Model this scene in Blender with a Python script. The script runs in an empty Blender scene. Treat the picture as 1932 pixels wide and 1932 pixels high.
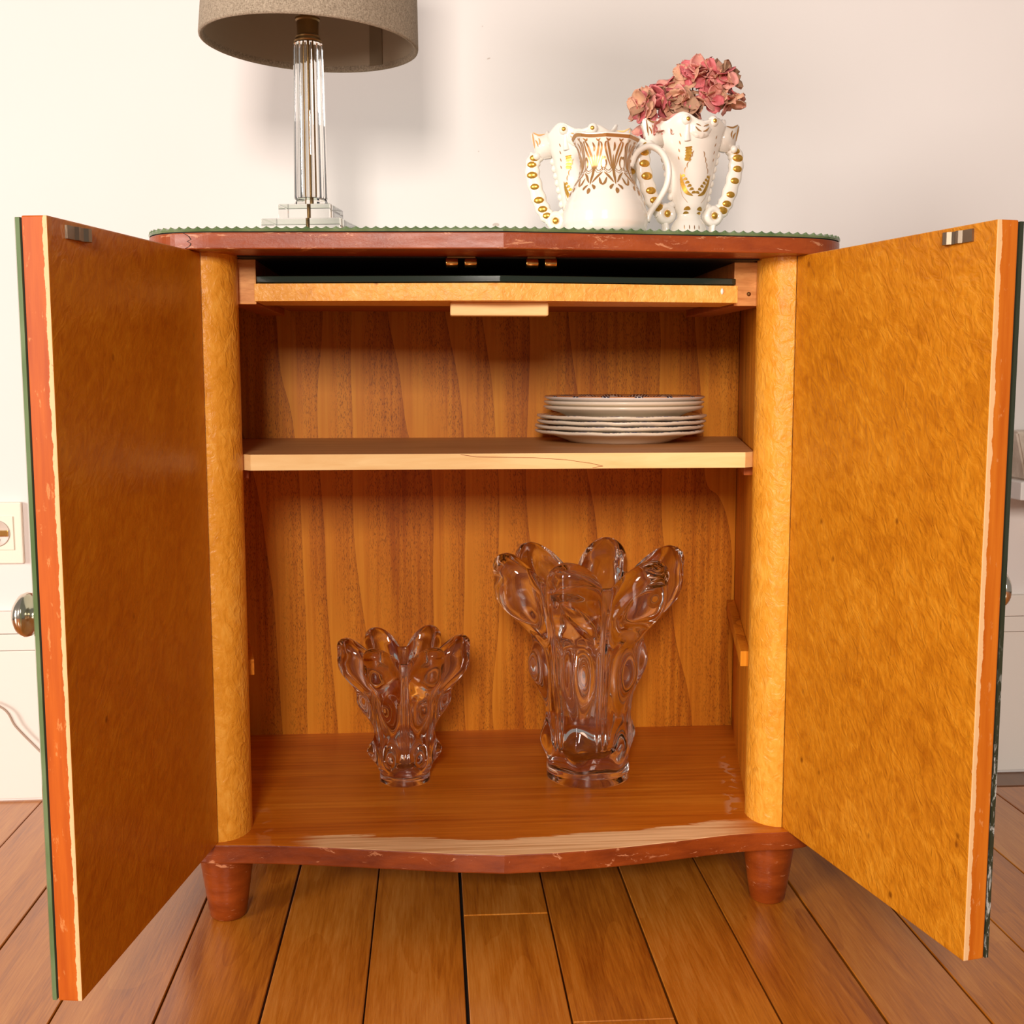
import bpy, bmesh, math, random
from mathutils import Vector, Matrix
random.seed(7)
sc = bpy.context.scene
COL = sc.collection
PI = math.pi

# ------------------------------------------------------------------ camera
CAM = Vector((-0.0813, -1.3203, 0.5346))
yaw, pitch, roll, fpx = 0.0682, -0.1161, -0.0006, 2216.2
cy, sy, cp, sp = math.cos(yaw), math.sin(yaw), math.cos(pitch), math.sin(pitch)
rgt = Vector((cy, -sy, 0)); fwd = Vector((sy*cp, cy*cp, sp)); up = rgt.cross(fwd)
c_, s_ = math.cos(roll), math.sin(roll)
R_, U_ = c_*rgt + s_*up, -s_*rgt + c_*up
cam_d = bpy.data.cameras.new('camera'); cam = bpy.data.objects.new('camera', cam_d); COL.objects.link(cam)
cam.matrix_world = Matrix(((R_.x, U_.x, -fwd.x, CAM.x), (R_.y, U_.y, -fwd.y, CAM.y), (R_.z, U_.z, -fwd.z, CAM.z), (0, 0, 0, 1)))
cam_d.sensor_width = 36; cam_d.lens = fpx/1932*36; cam_d.clip_start = 0.02
sc.camera = cam

# ------------------------------------------------------------------ colour, world, lights
sc.view_settings.view_transform = 'Standard'
sc.view_settings.look = 'None'
sc.view_settings.gamma = 1
sc.view_settings.use_curve_mapping = False
sc.view_settings.exposure = 0.07
cyc = sc.cycles
cyc.use_denoising = True
cyc.max_bounces = 14; cyc.diffuse_bounces = 4; cyc.glossy_bounces = 6; cyc.transmission_bounces = 14
cyc.sample_clamp_indirect = 6.0
w = bpy.data.worlds.new('world'); sc.world = w; w.use_nodes = True
bg = w.node_tree.nodes['Background']
bg.inputs['Color'].default_value = (1.0, 0.92, 0.87, 1); bg.inputs['Strength'].default_value = 0.25

def area(name, loc, target, sx, sy_, power, col):
    d = bpy.data.lights.new(name, 'AREA'); d.shape = 'RECTANGLE'; d.size = sx; d.size_y = sy_
    d.energy = power; d.color = col
    o = bpy.data.objects.new(name, d); COL.objects.link(o); o.location = loc
    o.rotation_euler = (Vector(target)-Vector(loc)).to_track_quat('-Z', 'Y').to_euler()
    return o
area('room_lamp', (-0.30, -2.55, 1.13), (0, 0.2, 0.4), 0.40, 0.45, 50, (1.0, 0.895, 0.81))
area('side_window', (-4.6, -3.7, 1.35), (0.1, 0.2, 0.4), 1.7, 1.9, 245, (1.0, 0.915, 0.87))

# ------------------------------------------------------------------ helpers: colour and nodes
def lin(c):
    c /= 255
    return c/12.92 if c <= 0.04045 else ((c+0.055)/1.055)**2.4
def rgb(r, g, b): return (lin(r), lin(g), lin(b), 1)

class Mat:
    def __init__(s, name):
        s.m = bpy.data.materials.new(name); s.m.use_nodes = True
        s.nt = s.m.node_tree; s.b = s.nt.nodes['Principled BSDF']; s._c = None
    def n(s, t, out=0, **kw):
        nd = s.nt.nodes.new('ShaderNode'+t)
        for k, v in kw.items():
            if k.startswith('_'): setattr(nd, k[1:], v); continue
            k = k.replace('__', ' ')
            s.set(nd.inputs[int(k[1:]) if k[0] == 'i' and k[1:].isdigit() else k], v)
        return nd.outputs[out]
    def set(s, inp, v):
        if isinstance(v, bpy.types.NodeSocket): s.nt.links.new(v, inp)
        else: inp.default_value = v
    def co(s):
        if s._c is None:
            s._c = s.nt.nodes.new('ShaderNodeTexCoord').outputs['Object']
        return s._c
    def rnd(s): return s.nt.nodes.new('ShaderNodeObjectInfo').outputs['Random']
    def mp(s, scale=(1, 1, 1), rot=(0, 0, 0), loc=(0, 0, 0), v=None):
        return s.n('Mapping', Vector=v or s.co(), Scale=scale, Rotation=rot, Location=loc)
    def sep(s, v=None):
        nd = s.nt.nodes.new('ShaderNodeSeparateXYZ'); s.nt.links.new(v or s.co(), nd.inputs[0]); return nd.outputs
    def ma(s, op, a, b=0.0, c=0.0, clamp=False):
        nd = s.nt.nodes.new('ShaderNodeMath'); nd.operation = op; nd.use_clamp = clamp
        s.set(nd.inputs[0], a); s.set(nd.inputs[1], b); s.set(nd.inputs[2], c); return nd.outputs[0]
    def ss(s, x, lo, hi):
        nd = s.nt.nodes.new('ShaderNodeMapRange'); nd.interpolation_type = 'SMOOTHSTEP'
        s.set(nd.inputs[0], x); nd.inputs[1].default_value = lo; nd.inputs[2].default_value = hi; return nd.outputs[0]
    def noise(s, scale, detail=4, rough=0.55, dist=0.0, v=None):
        return s.n('TexNoise', Vector=v or s.co(), Scale=scale, Detail=detail, Roughness=rough, Distortion=dist)
    def ramp(s, f, stops):
        nd = s.nt.nodes.new('ShaderNodeValToRGB'); s.set(nd.inputs[0], f); e = nd.color_ramp.elements
        while len(e) < len(stops): e.new(0.5)
        for el, (p, c) in zip(e, stops): el.position = p; el.color = c
        return nd.outputs[0]
    def mix(s, f, a, b, mode='MIX'):
        nd = s.nt.nodes.new('ShaderNodeMix'); nd.data_type = 'RGBA'; nd.blend_type = mode
        s.set(nd.inputs[0], f); s.set(nd.inputs[6], a); s.set(nd.inputs[7], b); return nd.outputs[2]
    def bump(s, h, strength=0.3, dist=0.001):
        o = s.n('Bump', Height=h, Strength=strength, Distance=dist); s.set(s.b.inputs['Normal'], o); return o
    def out(s, col=None, rough=None, **kw):
        if col is not None: s.set(s.b.inputs['Base Color'], col)
        if rough is not None: s.set(s.b.inputs['Roughness'], rough)
        for k, v in kw.items(): s.set(s.b.inputs[k.replace('__', ' ')], v)
        return s.m

def plain(name, c, rough=0.5, **kw): return Mat(name).out(c, rough, **kw)

# ---- woods
def make_burl(name, lo, mid, hi, ripple=0.6, seed=0.0, rough=0.36, ang=-0.85, cs=(34, 44, 60), bs=(46, 60, 88)):
    M = Mat(name)
    v = M.mp((1, 1, 1), loc=(seed, seed*2, seed))
    soft = M.noise(9, 4, 0.6, 0.6, v)
    diag = M.mp((1, 1, 1), (0, ang, 0), (seed, 1, 2))
    curl = M.noise(1, 5, 0.6, 1.3, M.mp(cs, v=diag))
    fine = M.noise(260, 3, 0.6, 0.0, M.mp((1, 1, 0.22)))
    f = M.ma('ADD', M.ma('MULTIPLY', soft, 0.30), M.ma('ADD', M.ma('MULTIPLY', curl, 0.52), M.ma('MULTIPLY', fine, 0.2)))
    col = M.ramp(f, [(0.34, lo), (0.52, mid), (0.68, hi)])
    eyes = M.n('TexVoronoi', Vector=M.mp((1, 1, 0.8), loc=(seed, 0, 3)), Scale=26.0, Randomness=1.0)
    em = M.ma('MULTIPLY', M.ss(eyes, 0.11, 0.03), M.ss(M.noise(7, 2, 0.5, 0, v), 0.47, 0.58))
    col = M.mix(M.ma('MULTIPLY', em, 0.75), col, (lo[0]*0.35, lo[1]*0.25, lo[2]*0.25, 1))
    M.bump(M.ma('ADD', M.noise(1, 3, 0.5, 1.5, M.mp(bs, v=diag)), M.ma('MULTIPLY', fine, 0.1)), ripple, 0.004)
    return M.out(col, rough, Specular__IOR__Level=0.25)
burl = make_burl('birdseye_maple', (0.37, 0.108, 0.003, 1), (0.53, 0.185, 0.007, 1), (0.66, 0.27, 0.018, 1), 0.55)
burl_shaded = make_burl('birdseye_maple_shaded', (0.36, 0.085, 0.002, 1), (0.46, 0.135, 0.004, 1), (0.54, 0.19, 0.008, 1), 0.16, 9.0, 0.30)  # same maple with the left door's shade put into its colour, darker and redder
burl_column = make_burl('birdseye_maple_pale', (0.60, 0.225, 0.012, 1), (0.74, 0.31, 0.028, 1), (0.84, 0.41, 0.06, 1), 0.55, 3.1, 0.36, 0.3, (50, 50, 34), (95, 95, 60))
burl_tray = make_burl('birdseye_maple_tray', (0.70, 0.30, 0.05, 1), (0.86, 0.42, 0.085, 1), (0.92, 0.52, 0.15, 1), 0.4, 6.3, 0.36, 0.3, (60, 60, 60), (110, 110, 110))

def make_veneer(name):
    M = Mat(name)
    warp = M.noise(3.2, 3, 0.5, 0.2, M.mp((1, 1, 0.20)))
    x = M.sep()[0]
    ring = M.ma('ADD', M.ma('MULTIPLY', x, 15.0), M.ma('MULTIPLY', warp, 6.5))
    saw = M.ma('FRACT', ring)
    pores = M.noise(1, 2, 0.5, 0.0, M.mp((1150, 1150, 260)))
    flick = M.noise(1, 3, 0.6, 0.0, M.mp((150, 150, 4)))
    broad = M.noise(1, 2, 0.5, 0.3, M.mp((14, 14, 2.5)))
    f = M.ma('ADD', M.ma('MULTIPLY', saw, 0.15), M.ma('ADD', M.ma('MULTIPLY', flick, 0.58), M.ma('MULTIPLY', broad, 0.40)))
    col = M.ramp(f, [(0.36, (0.72, 0.275, 0.018, 1)), (0.54, (0.64, 0.210, 0.010, 1)), (0.74, (0.42, 0.105, 0.003, 1))])
    line = M.ma('MULTIPLY', M.ss(saw, 0.88, 0.985), 0.28)
    col = M.mix(line, col, (0.28, 0.065, 0.003, 1))
    pm = M.ma('MULTIPLY', M.ss(pores, 0.52, 0.68), M.ss(M.ma('ADD', M.ma('MULTIPLY', saw, 0.6), M.ma('MULTIPLY', broad, 0.7)), 0.35, 0.75))
    col = M.mix(M.ma('MULTIPLY', pm, 0.75), col, (0.16, 0.036, 0.002, 1))
    M.bump(flick, 0.12, 0.001)
    return M.out(col, 0.45, Specular__IOR__Level=0.2)
veneer = make_veneer('back_veneer')

def make_lacquer(name, base, dark, worn, wear=0.66, rough=0.33):
    M = Mat(name)
    g = M.noise(1, 4, 0.6, 0.2, M.mp((18, 18, 60)))
    col = M.ramp(g, [(0.3, dark), (0.68, base)])
    wr = M.noise(1, 7, 0.72, 0.8, M.mp((34, 34, 110), loc=(4, 2, 1)))
    col = M.mix(M.ma('MULTIPLY', M.ss(wr, wear, wear+0.05), 0.75), col, worn)
    M.bump(M.ma('ADD', wr, M.ma('MULTIPLY', M.noise(240, 2, 0.5), 0.3)), 0.35, 0.0012)
    return M.out(col, rough, Specular__IOR__Level=0.4)
lacquer = make_lacquer('red_lacquer', (0.33, 0.062, 0.008, 1), (0.22, 0.034, 0.004, 1), (0.58, 0.25, 0.12, 1), 0.585)
lacquer_base = make_lacquer('red_lacquer_base', (0.29, 0.052, 0.005, 1), (0.16, 0.024, 0.002, 1), (0.58, 0.24, 0.11, 1), 0.60)

def make_edge(name, width, e0=(0.38, 0.062, 0.003, 1), e1=(0.54, 0.115, 0.008, 1)):                     # door lipping: orange stain, bare ragged wood along the inner corner
    M = Mat(name)
    x, y, z = M.sep()
    g = M.noise(1, 4, 0.6, 0.1, M.mp((90, 90, 6)))
    col = M.ramp(g, [(0.3, e0), (0.7, e1)])
    sp_ = M.noise(1, 5, 0.65, 0.2, M.mp((120, 120, 45)))
    col = M.mix(M.ma('MULTIPLY', M.ss(sp_, 0.60, 0.66), 0.6), col, (0.66, 0.27, 0.08, 1))
    rag = M.noise(1, 5, 0.6, 0.0, M.mp((10, 10, 55)))
    lim = M.ma('ADD', M.ma('MULTIPLY', M.ma('SUBTRACT', rag, 0.5), 0.006), width)
    pale = M.ss(M.ma('SUBTRACT', lim, M.ma('ABSOLUTE', y)), -0.0002, 0.0003)
    fleck = M.ss(M.noise(1, 3, 0.6, 0.5, M.mp((500, 500, 160))), 0.66, 0.72)
    pc = M.mix(M.ma('MULTIPLY', fleck, 0.6), (0.76, 0.46, 0.22, 1), (0.30, 0.15, 0.07, 1))
    return M.out(M.mix(pale, col, pc), 0.4, Specular__IOR__Level=0.25)
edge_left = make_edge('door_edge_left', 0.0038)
edge_right = make_edge('door_edge_right', 0.0052, (0.46, 0.095, 0.004, 1), (0.62, 0.175, 0.012, 1))

def make_pine(name, base, dark, ax=(8, 60, 60), rough=0.5):
    M = Mat(name)
    g = M.noise(1, 4, 0.6, 0.5, M.mp(ax))
    return M.out(M.ramp(g, [(0.3, dark), (0.62, base)]), rough, Specular__IOR__Level=0.25)
pine = make_pine('pale_pine', (0.93, 0.66, 0.30, 1), (0.84, 0.52, 0.20, 1))
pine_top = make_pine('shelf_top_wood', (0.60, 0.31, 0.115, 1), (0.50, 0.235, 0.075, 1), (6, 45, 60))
pine_block = make_pine('runner_wood', (0.80, 0.38, 0.12, 1), (0.60, 0.24, 0.06, 1), (40, 40, 220))
dark_red = make_pine('dark_red_wood', (0.40, 0.10, 0.018, 1), (0.28, 0.06, 0.01, 1))

def make_base_top():
    M = Mat('base_board_top')
    x, y, z = M.sep()
    gr = M.noise(1, 4, 0.65, 0.15, M.mp((4, 150, 10)))
    gb = M.noise(1, 3, 0.6, 0.3, M.mp((3, 16, 10)))
    f = M.ma('ADD', M.ma('MULTIPLY', gr, 0.55), M.ma('MULTIPLY', gb, 0.5))
    col = M.ramp(f, [(0.36, (0.38, 0.078, 0.003, 1)), (0.54, (0.55, 0.15, 0.007, 1)), (0.7, (0.68, 0.24, 0.018, 1))])
    d = M.ma('SUBTRACT', M.ma('ADD', y, 0.0595), M.ma('MULTIPLY', M.ma('ABSOLUTE', x), 0.15))
    rag = M.noise(1, 5, 0.65, 0.1, M.mp((9, 95, 10)))
    lim = M.ma('ADD', M.ma('MULTIPLY', M.ma('SUBTRACT', rag, 0.5), 0.05), 0.043)
    worn = M.ss(M.ma('SUBTRACT', lim, d), -0.001, 0.002)
    xr = M.ma('MULTIPLY', M.ss(M.ma('ADD', x, M.ma('MULTIPLY', rag, 0.08)), -0.205, -0.165), M.ss(M.ma('ADD', x, M.ma('MULTIPLY', rag, 0.1)), 0.36, 0.30))
    worn = M.ma('MULTIPLY', worn, xr)
    pg = M.ramp(gr, [(0.35, (0.62, 0.33, 0.13, 1)), (0.6, (0.92, 0.62, 0.33, 1))])
    col = M.mix(worn, col, pg)
    # old glue beside the side wall
    wall = M.ma('SUBTRACT', M.ma('ABSOLUTE', x), M.ma('ADD', M.ma('MULTIPLY', M.ma('SUBTRACT', y, 0.06), 0.2), 0.287))
    band = M.ma('MULTIPLY', M.ma('MULTIPLY', M.ss(x, -0.6, 0.3), M.ss(wall, -0.012, -0.004)), M.ss(wall, 0.014, 0.006))
    gl = M.ma('MULTIPLY', band, M.ss(M.noise(34, 3, 0.5, 0.8), 0.53, 0.57))
    gl = M.ma('MULTIPLY', gl, M.ss(y, 0.30, 0.22))
    col = M.mix(M.ma('MULTIPLY', gl, 0.8), col, (0.62, 0.29, 0.13, 1))
    M.bump(M.ma('ADD', gr, M.ma('MULTIPLY', gl, 1.5)), 0.15, 0.001)
    return M.out(col, M.ma('ADD', M.ma('MULTIPLY', M.ma('MAXIMUM', worn, gl), 0.3), 0.34), Specular__IOR__Level=0.35)
base_top = make_base_top()

def make_floor(name, stops, rough=0.30):
    M = Mat(name)
    r = M.rnd()
    off = M.n('CombineXYZ', X=M.ma('MULTIPLY', r, 37.0), Y=M.ma('MULTIPLY', r, 91.0), Z=r)
    v = M.n('VectorMath', _operation='ADD', i0=M.co(), i1=off)
    g1 = M.noise(1, 5, 0.6, 0.6, M.mp((26, 2.6, 10), v=v))
    g2 = M.noise(1, 3, 0.7, 0.1, M.mp((420, 17, 10), v=v))
    rings = M.ma('FRACT', M.ma('MULTIPLY', M.noise(1, 2, 0.4, 0.4, M.mp((9, 1.1, 5), v=v)), 11.0))
    f = M.ma('ADD', M.ma('MULTIPLY', g1, 0.50), M.ma('ADD', M.ma('MULTIPLY', g2, 0.44), M.ma('MULTIPLY', rings, 0.06)))
    f = M.ma('ADD', f, M.ma('MULTIPLY', M.ma('SUBTRACT', r, 0.5), 0.10))
    col = M.ramp(f, stops)
    M.bump(M.ma('ADD', M.ma('MULTIPLY', g2, 1.0), M.ma('MULTIPLY', rings, 0.3)), 0.16, 0.0012)
    return M.out(col, M.ma('ADD', M.ma('MULTIPLY', g2, 0.10), rough-0.05), IOR=1.5, Coat__Weight=0.6, Coat__Roughness=0.22)
floor_m = make_floor('oak_planks', [(0.34, (0.29, 0.072, 0.004, 1)), (0.52, (0.49, 0.155, 0.011, 1)), (0.70, (0.62, 0.245, 0.038, 1))])
floor_d = make_floor('dark_floor_strip', [(0.34, (0.10, 0.035, 0.01, 1)), (0.7, (0.20, 0.075, 0.022, 1))], 0.5)  # darker brown strip of floor along the wall on the right

def make_wall():
    M = Mat('wall_plaster')
    n1 = M.noise(1.6, 4, 0.5)
    col = M.ramp(n1, [(0.3, (0.80, 0.745, 0.70, 1)), (0.7, (0.835, 0.785, 0.745, 1))])
    chip = M.ss(M.noise(42, 2, 0.4, 0.5), 0.79, 0.81)
    col = M.mix(M.ma('MULTIPLY', chip, 0.5), col, (0.35, 0.22, 0.14, 1))
    M.bump(M.noise(11, 5, 0.6), 0.10, 0.004)
    return M.out(col, 0.6)
wall_m = make_wall()
trim_m = plain('cream_trim_paint', (0.84, 0.78, 0.70, 1), 0.45)

black = plain('black_paint', (0.006, 0.005, 0.004, 1), 0.7)
dark_gap = plain('dark_gap', (0.015, 0.009, 0.006, 1), 0.8)
def make_green_glass():
    M = Mat('green_mirror_glass')
    n = M.noise(1, 3, 0.6, 0.2, M.mp((30, 30, 9)))
    return M.out(M.ramp(n, [(0.35, (0.085, 0.14, 0.05, 1)), (0.7, (0.17, 0.23, 0.11, 1))]), 0.12, IOR=1.52)
green_glass = make_green_glass()
def make_chipped():
    M = Mat('chipped_dark_mirror_edge')
    z = M.sep()[2]
    ch = M.ma('MULTIPLY', M.ss(M.noise(1, 5, 0.7, 0.8, M.mp((200, 200, 60))), 0.52, 0.62), M.ss(z, 0.32, 0.18))
    return M.out(M.mix(ch, (0.028, 0.034, 0.018, 1), (0.42, 0.42, 0.38, 1)), M.ma('ADD', M.ma('MULTIPLY', ch, 0.3), 0.1))
chipped_glass = make_chipped()
mirror_m = plain('mirror_silver', (0.60, 0.68, 0.58, 1), 0.04, Metallic=1.0)
tray_glass_m = plain('black_green_glass', (0.012, 0.02, 0.012, 1), 0.08, IOR=1.52)
brass = plain('brass', (0.72, 0.42, 0.12, 1), 0.25, Metallic=1.0)
old_brass = plain('aged_brass', (0.26, 0.15, 0.05, 1), 0.42, Metallic=0.85)
steel = plain('worn_steel', (0.26, 0.20, 0.14, 1), 0.34, Metallic=1.0)
nickel = plain('nickel_knob', (0.74, 0.66, 0.54, 1), 0.16, Metallic=1.0)
def glass(name, c, rough=0.0, ior=1.5):
    return Mat(name).out(c, rough, Transmission__Weight=1.0, IOR=ior)
crystal = glass('clear_crystal', (0.985, 0.975, 0.955, 1))
crystal_smoke = glass('smoky_crystal', (0.93, 0.885, 0.85, 1))
crystal_lamp = glass('lamp_crystal', (0.985, 0.99, 0.97, 1))
porcelain = plain('porcelain', (0.87, 0.80, 0.70, 1), 0.12, Coat__Weight=0.4)
def make_gold():
    M = Mat('gilding')
    n = M.noise(300, 3, 0.6)
    return M.out(M.ramp(n, [(0.3, (0.62, 0.30, 0.035, 1)), (0.7, (0.86, 0.52, 0.10, 1))]), 0.28, Metallic=0.75)
gold = make_gold()
gold_brown = plain('worn_gilding', (0.50, 0.25, 0.08, 1), 0.35, Metallic=0.5)
earthen = plain('plate_glaze', (0.88, 0.77, 0.60, 1), 0.2)
def make_plate_blue():
    M = Mat('plate_glaze_blue_rim')
    x, y, z = M.sep()
    r = M.ma('SQRT', M.ma('ADD', M.ma('MULTIPLY', x, x), M.ma('MULTIPLY', y, y)))
    n = M.noise(160, 3, 0.6)
    m = M.ma('MULTIPLY', M.ss(r, 0.096, 0.108), M.ss(n, 0.46, 0.6))
    up_ = M.sep(M.nt.nodes.new('ShaderNodeNewGeometry').outputs['Normal'])[2]
    m = M.ma('MULTIPLY', m, M.ss(up_, 0.55, 0.85))
    M.bump(n, 0.3, 0.001)
    return M.out(M.mix(m, (0.88, 0.77, 0.60, 1), (0.07, 0.09, 0.22, 1)), 0.22)
plate_blue = make_plate_blue()
def make_plate_deco():
    M = Mat('plate_glaze_patterned')
    x, y, z = M.sep()
    r = M.ma('SQRT', M.ma('ADD', M.ma('MULTIPLY', x, x), M.ma('MULTIPLY', y, y)))
    a = M.ma('ARCTAN2', y, x)
    t = M.ma('MULTIPLY', a, 16/PI)
    tri = M.ma('PINGPONG', t, 1.0)
    rn = M.ma('DIVIDE', M.ma('SUBTRACT', r, 0.088), 0.019)
    band = M.ma('ABSOLUTE', M.ma('SUBTRACT', rn, tri))
    dash = M.ss(M.ma('FRACT', M.ma('MULTIPLY', a, 22.0)), 0.2, 0.25)
    m = M.ma('MULTIPLY', M.ss(band, 0.40, 0.30), dash)
    up_ = M.sep(M.nt.nodes.new('ShaderNodeNewGeometry').outputs['Normal'])[2]
    ins = M.ma('MULTIPLY', M.ss(r, 0.082, 0.084), M.ss(up_, 0.2, 0.5))
    orange = M.ma('MULTIPLY', M.ma('GREATER_THAN', rn, M.ma('ADD', tri, 0.3)), ins)
    col = M.mix(orange, (0.80, 0.74, 0.68, 1), (0.66, 0.27, 0.10, 1))
    return M.out(M.mix(M.ma('MULTIPLY', m, ins), col, (0.012, 0.012, 0.04, 1)), 0.2)
plate_deco = make_plate_deco()
def make_shade():
    M = Mat('lampshade_linen')
    a = M.noise(1, 3, 0.7, 0, M.mp((420, 420, 900)))
    b = M.noise(1, 3, 0.7, 0, M.mp((900, 900, 300)))
    f = M.ma('MULTIPLY', M.ma('ADD', a, b), 0.5)
    M.bump(f, 0.5, 0.001)
    return M.out(M.ramp(f, [(0.38, (0.19, 0.145, 0.095, 1)), (0.62, (0.44, 0.36, 0.26, 1))]), 0.9)
shade_m = make_shade()
shade_in = plain('lampshade_lining', (0.36, 0.28, 0.19, 1), 0.9)
seam_m = plain('lining_seam', (0.20, 0.145, 0.085, 1), 0.9)

# ------------------------------------------------------------------ helpers: geometry
def wloc(o):
    p = Vector((0, 0, 0))
    while o is not None: p = p + o.location; o = o.parent
    return p
def link(name, verts, faces, mat, parent=None, smooth=False, local=False, mats=None, midx=None):
    me = bpy.data.meshes.new(name)
    if parent is not None and not local:
        d = wloc(parent); verts = [(v[0]-d.x, v[1]-d.y, v[2]-d.z) for v in verts]
    me.from_pydata([tuple(v) for v in verts], [], faces)
    me.update()
    for m in (mats or [mat]): me.materials.append(m)
    if midx: me.polygons.foreach_set('material_index', midx)
    if smooth: me.polygons.foreach_set('use_smooth', [True]*len(me.polygons))
    o = bpy.data.objects.new(name, me); COL.objects.link(o)
    if parent is not None: o.parent = parent
    return o
def from_bm(bm, name, mat, parent=None, smooth=False, local=False, mats=None, pick=None, angle=None):
    bmesh.ops.recalc_face_normals(bm, faces=bm.faces)
    if parent is not None and not local: bmesh.ops.translate(bm, verts=bm.verts, vec=-wloc(parent))
    if pick:
        bm.normal_update()
        for f in bm.faces: f.material_index = pick(f)
    me = bpy.data.meshes.new(name); bm.to_mesh(me); bm.free()
    for m in (mats or [mat]): me.materials.append(m)
    if smooth: me.polygons.foreach_set('use_smooth', [True]*len(me.polygons))
    if angle: me.set_sharp_from_angle(angle=angle)
    o = bpy.data.objects.new(name, me); COL.objects.link(o)
    if parent is not None: o.parent = parent
    return o
def bm_prism(poly, z0, z1, bevel=0.0, seg=2):
    bm = bmesh.new()
    vs = [bm.verts.new((x, y, z0)) for x, y in poly]
    f = bm.faces.new(vs)
    r = bmesh.ops.extrude_face_region(bm, geom=[f])
    bmesh.ops.translate(bm, verts=[v for v in r['geom'] if isinstance(v, bmesh.types.BMVert)], vec=(0, 0, z1-z0))
    bmesh.ops.recalc_face_normals(bm, faces=bm.faces)
    if bevel:
        bmesh.ops.bevel(bm, geom=[e for e in bm.edges if e.calc_face_angle(0) > 0.6], offset=bevel, segments=seg, affect='EDGES', profile=0.6)
    return bm
def bm_box(x0, x1, y0, y1, z0, z1, bevel=0.0, seg=2):
    return bm_prism([(x0, y0), (x1, y0), (x1, y1), (x0, y1)], z0, z1, bevel, seg)
def prism(name, poly, z0, z1, mat, parent=None, bevel=0.0, smooth=False, **k):
    return from_bm(bm_prism(poly, z0, z1, bevel), name, mat, parent, smooth, angle=0.6 if smooth else None, **k)
def box(name, x0, x1, y0, y1, z0, z1, mat, parent=None, bevel=0.001, **k):
    return from_bm(bm_box(x0, x1, y0, y1, z0, z1, bevel), name, mat, parent, **k)
def lathe_vf(prof, seg=48, c=(0, 0, 0), mod=None):
    v, f = [], []
    for i, (r, z) in enumerate(prof):
        for j in range(seg):
            a = 2*PI*j/seg; rr, zz = (r, z) if mod is None else mod(r, z, a, i)
            v.append((c[0]+rr*math.cos(a), c[1]+rr*math.sin(a), c[2]+zz))
    for i in range(len(prof)-1):
        for j in range(seg):
            k = (j+1) % seg
            f.append((i*seg+j, i*seg+k, (i+1)*seg+k, (i+1)*seg+j))
    if prof[0][0] > 1e-6: f.append(tuple(range(seg-1, -1, -1)))
    if prof[-1][0] > 1e-6: f.append(tuple(range((len(prof)-1)*seg, len(prof)*seg)))
    return v, f
def lathe(name, prof, mat, parent=None, seg=48, c=(0, 0, 0), smooth=True, mod=None, sharp=0.7, **k):
    v, f = lathe_vf(prof, seg, c, mod)
    o = link(name, v, f, mat, parent, smooth, **k)
    if smooth and sharp: o.data.set_sharp_from_angle(angle=sharp)
    return o
def spline(pts, n):                              # Catmull-Rom through the points, n samples in each span
    P = [Vector(p) for p in pts]; P = [2*P[0]-P[1]] + P + [2*P[-1]-P[-2]]; out = []
    for i in range(1, len(P)-2):
        for k in range(n):
            t = k/n; a, b, c, d = P[i-1], P[i], P[i+1], P[i+2]
            out.append(0.5*((2*b)+(c-a)*t+(2*a-5*b+4*c-d)*t*t+(3*b-a-3*c+d)*t**3))
    out.append(P[-2]); return out
def sweep_vf(path, ra, rb, up_hint=(0, 1, 0), seg=12, sq=1.0):   # ra in the plane of the path, rb along up_hint
    v, f = [], []; U0 = Vector(up_hint); n = len(path)
    for i, p in enumerate(path):
        t = (path[min(i+1, n-1)]-path[max(i-1, 0)]).normalized()
        s = t.cross(U0).normalized(); u = s.cross(t).normalized()
        a_ = ra(i/(n-1)) if callable(ra) else ra; b_ = rb(i/(n-1)) if callable(rb) else rb
        for j in range(seg):
            a = 2*PI*j/seg; ca, sa = math.cos(a), math.sin(a)
            ca = math.copysign(abs(ca)**sq, ca); sa = math.copysign(abs(sa)**sq, sa)
            v.append(p + s*(ca*a_) + u*(sa*b_))
    for i in range(n-1):
        for j in range(seg):
            k = (j+1) % seg; f.append((i*seg+j, i*seg+k, (i+1)*seg+k, (i+1)*seg+j))
    f.append(tuple(range(seg-1, -1, -1))); f.append(tuple(range((n-1)*seg, n*seg)))
    return v, f
def sweep(name, path, ra, rb, mat, parent=None, **k):
    kk = {a: k.pop(a) for a in ('up_hint', 'seg', 'sq') if a in k}
    v, f = sweep_vf(path, ra, rb, **kk); return link(name, v, f, mat, parent, True, **k)
def ellip_vf(c, rx, ry, rz, nu=14, nv=8):
    v, f = [], []
    for i in range(nv+1):
        t = PI*i/nv
        for j in range(nu):
            a = 2*PI*j/nu; v.append((c[0]+rx*math.sin(t)*math.cos(a), c[1]+ry*math.sin(t)*math.sin(a), c[2]+rz*math.cos(t)))
    for i in range(nv):
        for j in range(nu):
            k = (j+1) % nu; f.append((i*nu+j, (i+1)*nu+j, (i+1)*nu+k, i*nu+k))
    return v, f
def ellip(name, c, rx, ry, rz, mat, parent=None, **k):
    v, f = ellip_vf(c, rx, ry, rz); return link(name, v, f, mat, parent, True, **k)
def interp(tab, x):
    if x <= tab[0][0]: return tab[0][1]
    for (a, p), (b, q) in zip(tab, tab[1:]):
        if x <= b:
            t = (x-a)/(b-a); t = t*t*(3-2*t)*0.4+t*0.6; return p+(q-p)*t
    return tab[-1][1]
def smooth01(t): t = max(0, min(1, t)); return t*t*(3-2*t)
def thing(name, label, cat, loc=(0, 0, 0), rotz=0.0, group=None):
    o = bpy.data.objects.new(name, None); COL.objects.link(o); o.empty_display_size = 0.05
    o.location = loc; o.rotation_euler = (0, 0, rotz); o['label'] = label; o['category'] = cat
    if group: o['group'] = group
    return o
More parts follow.
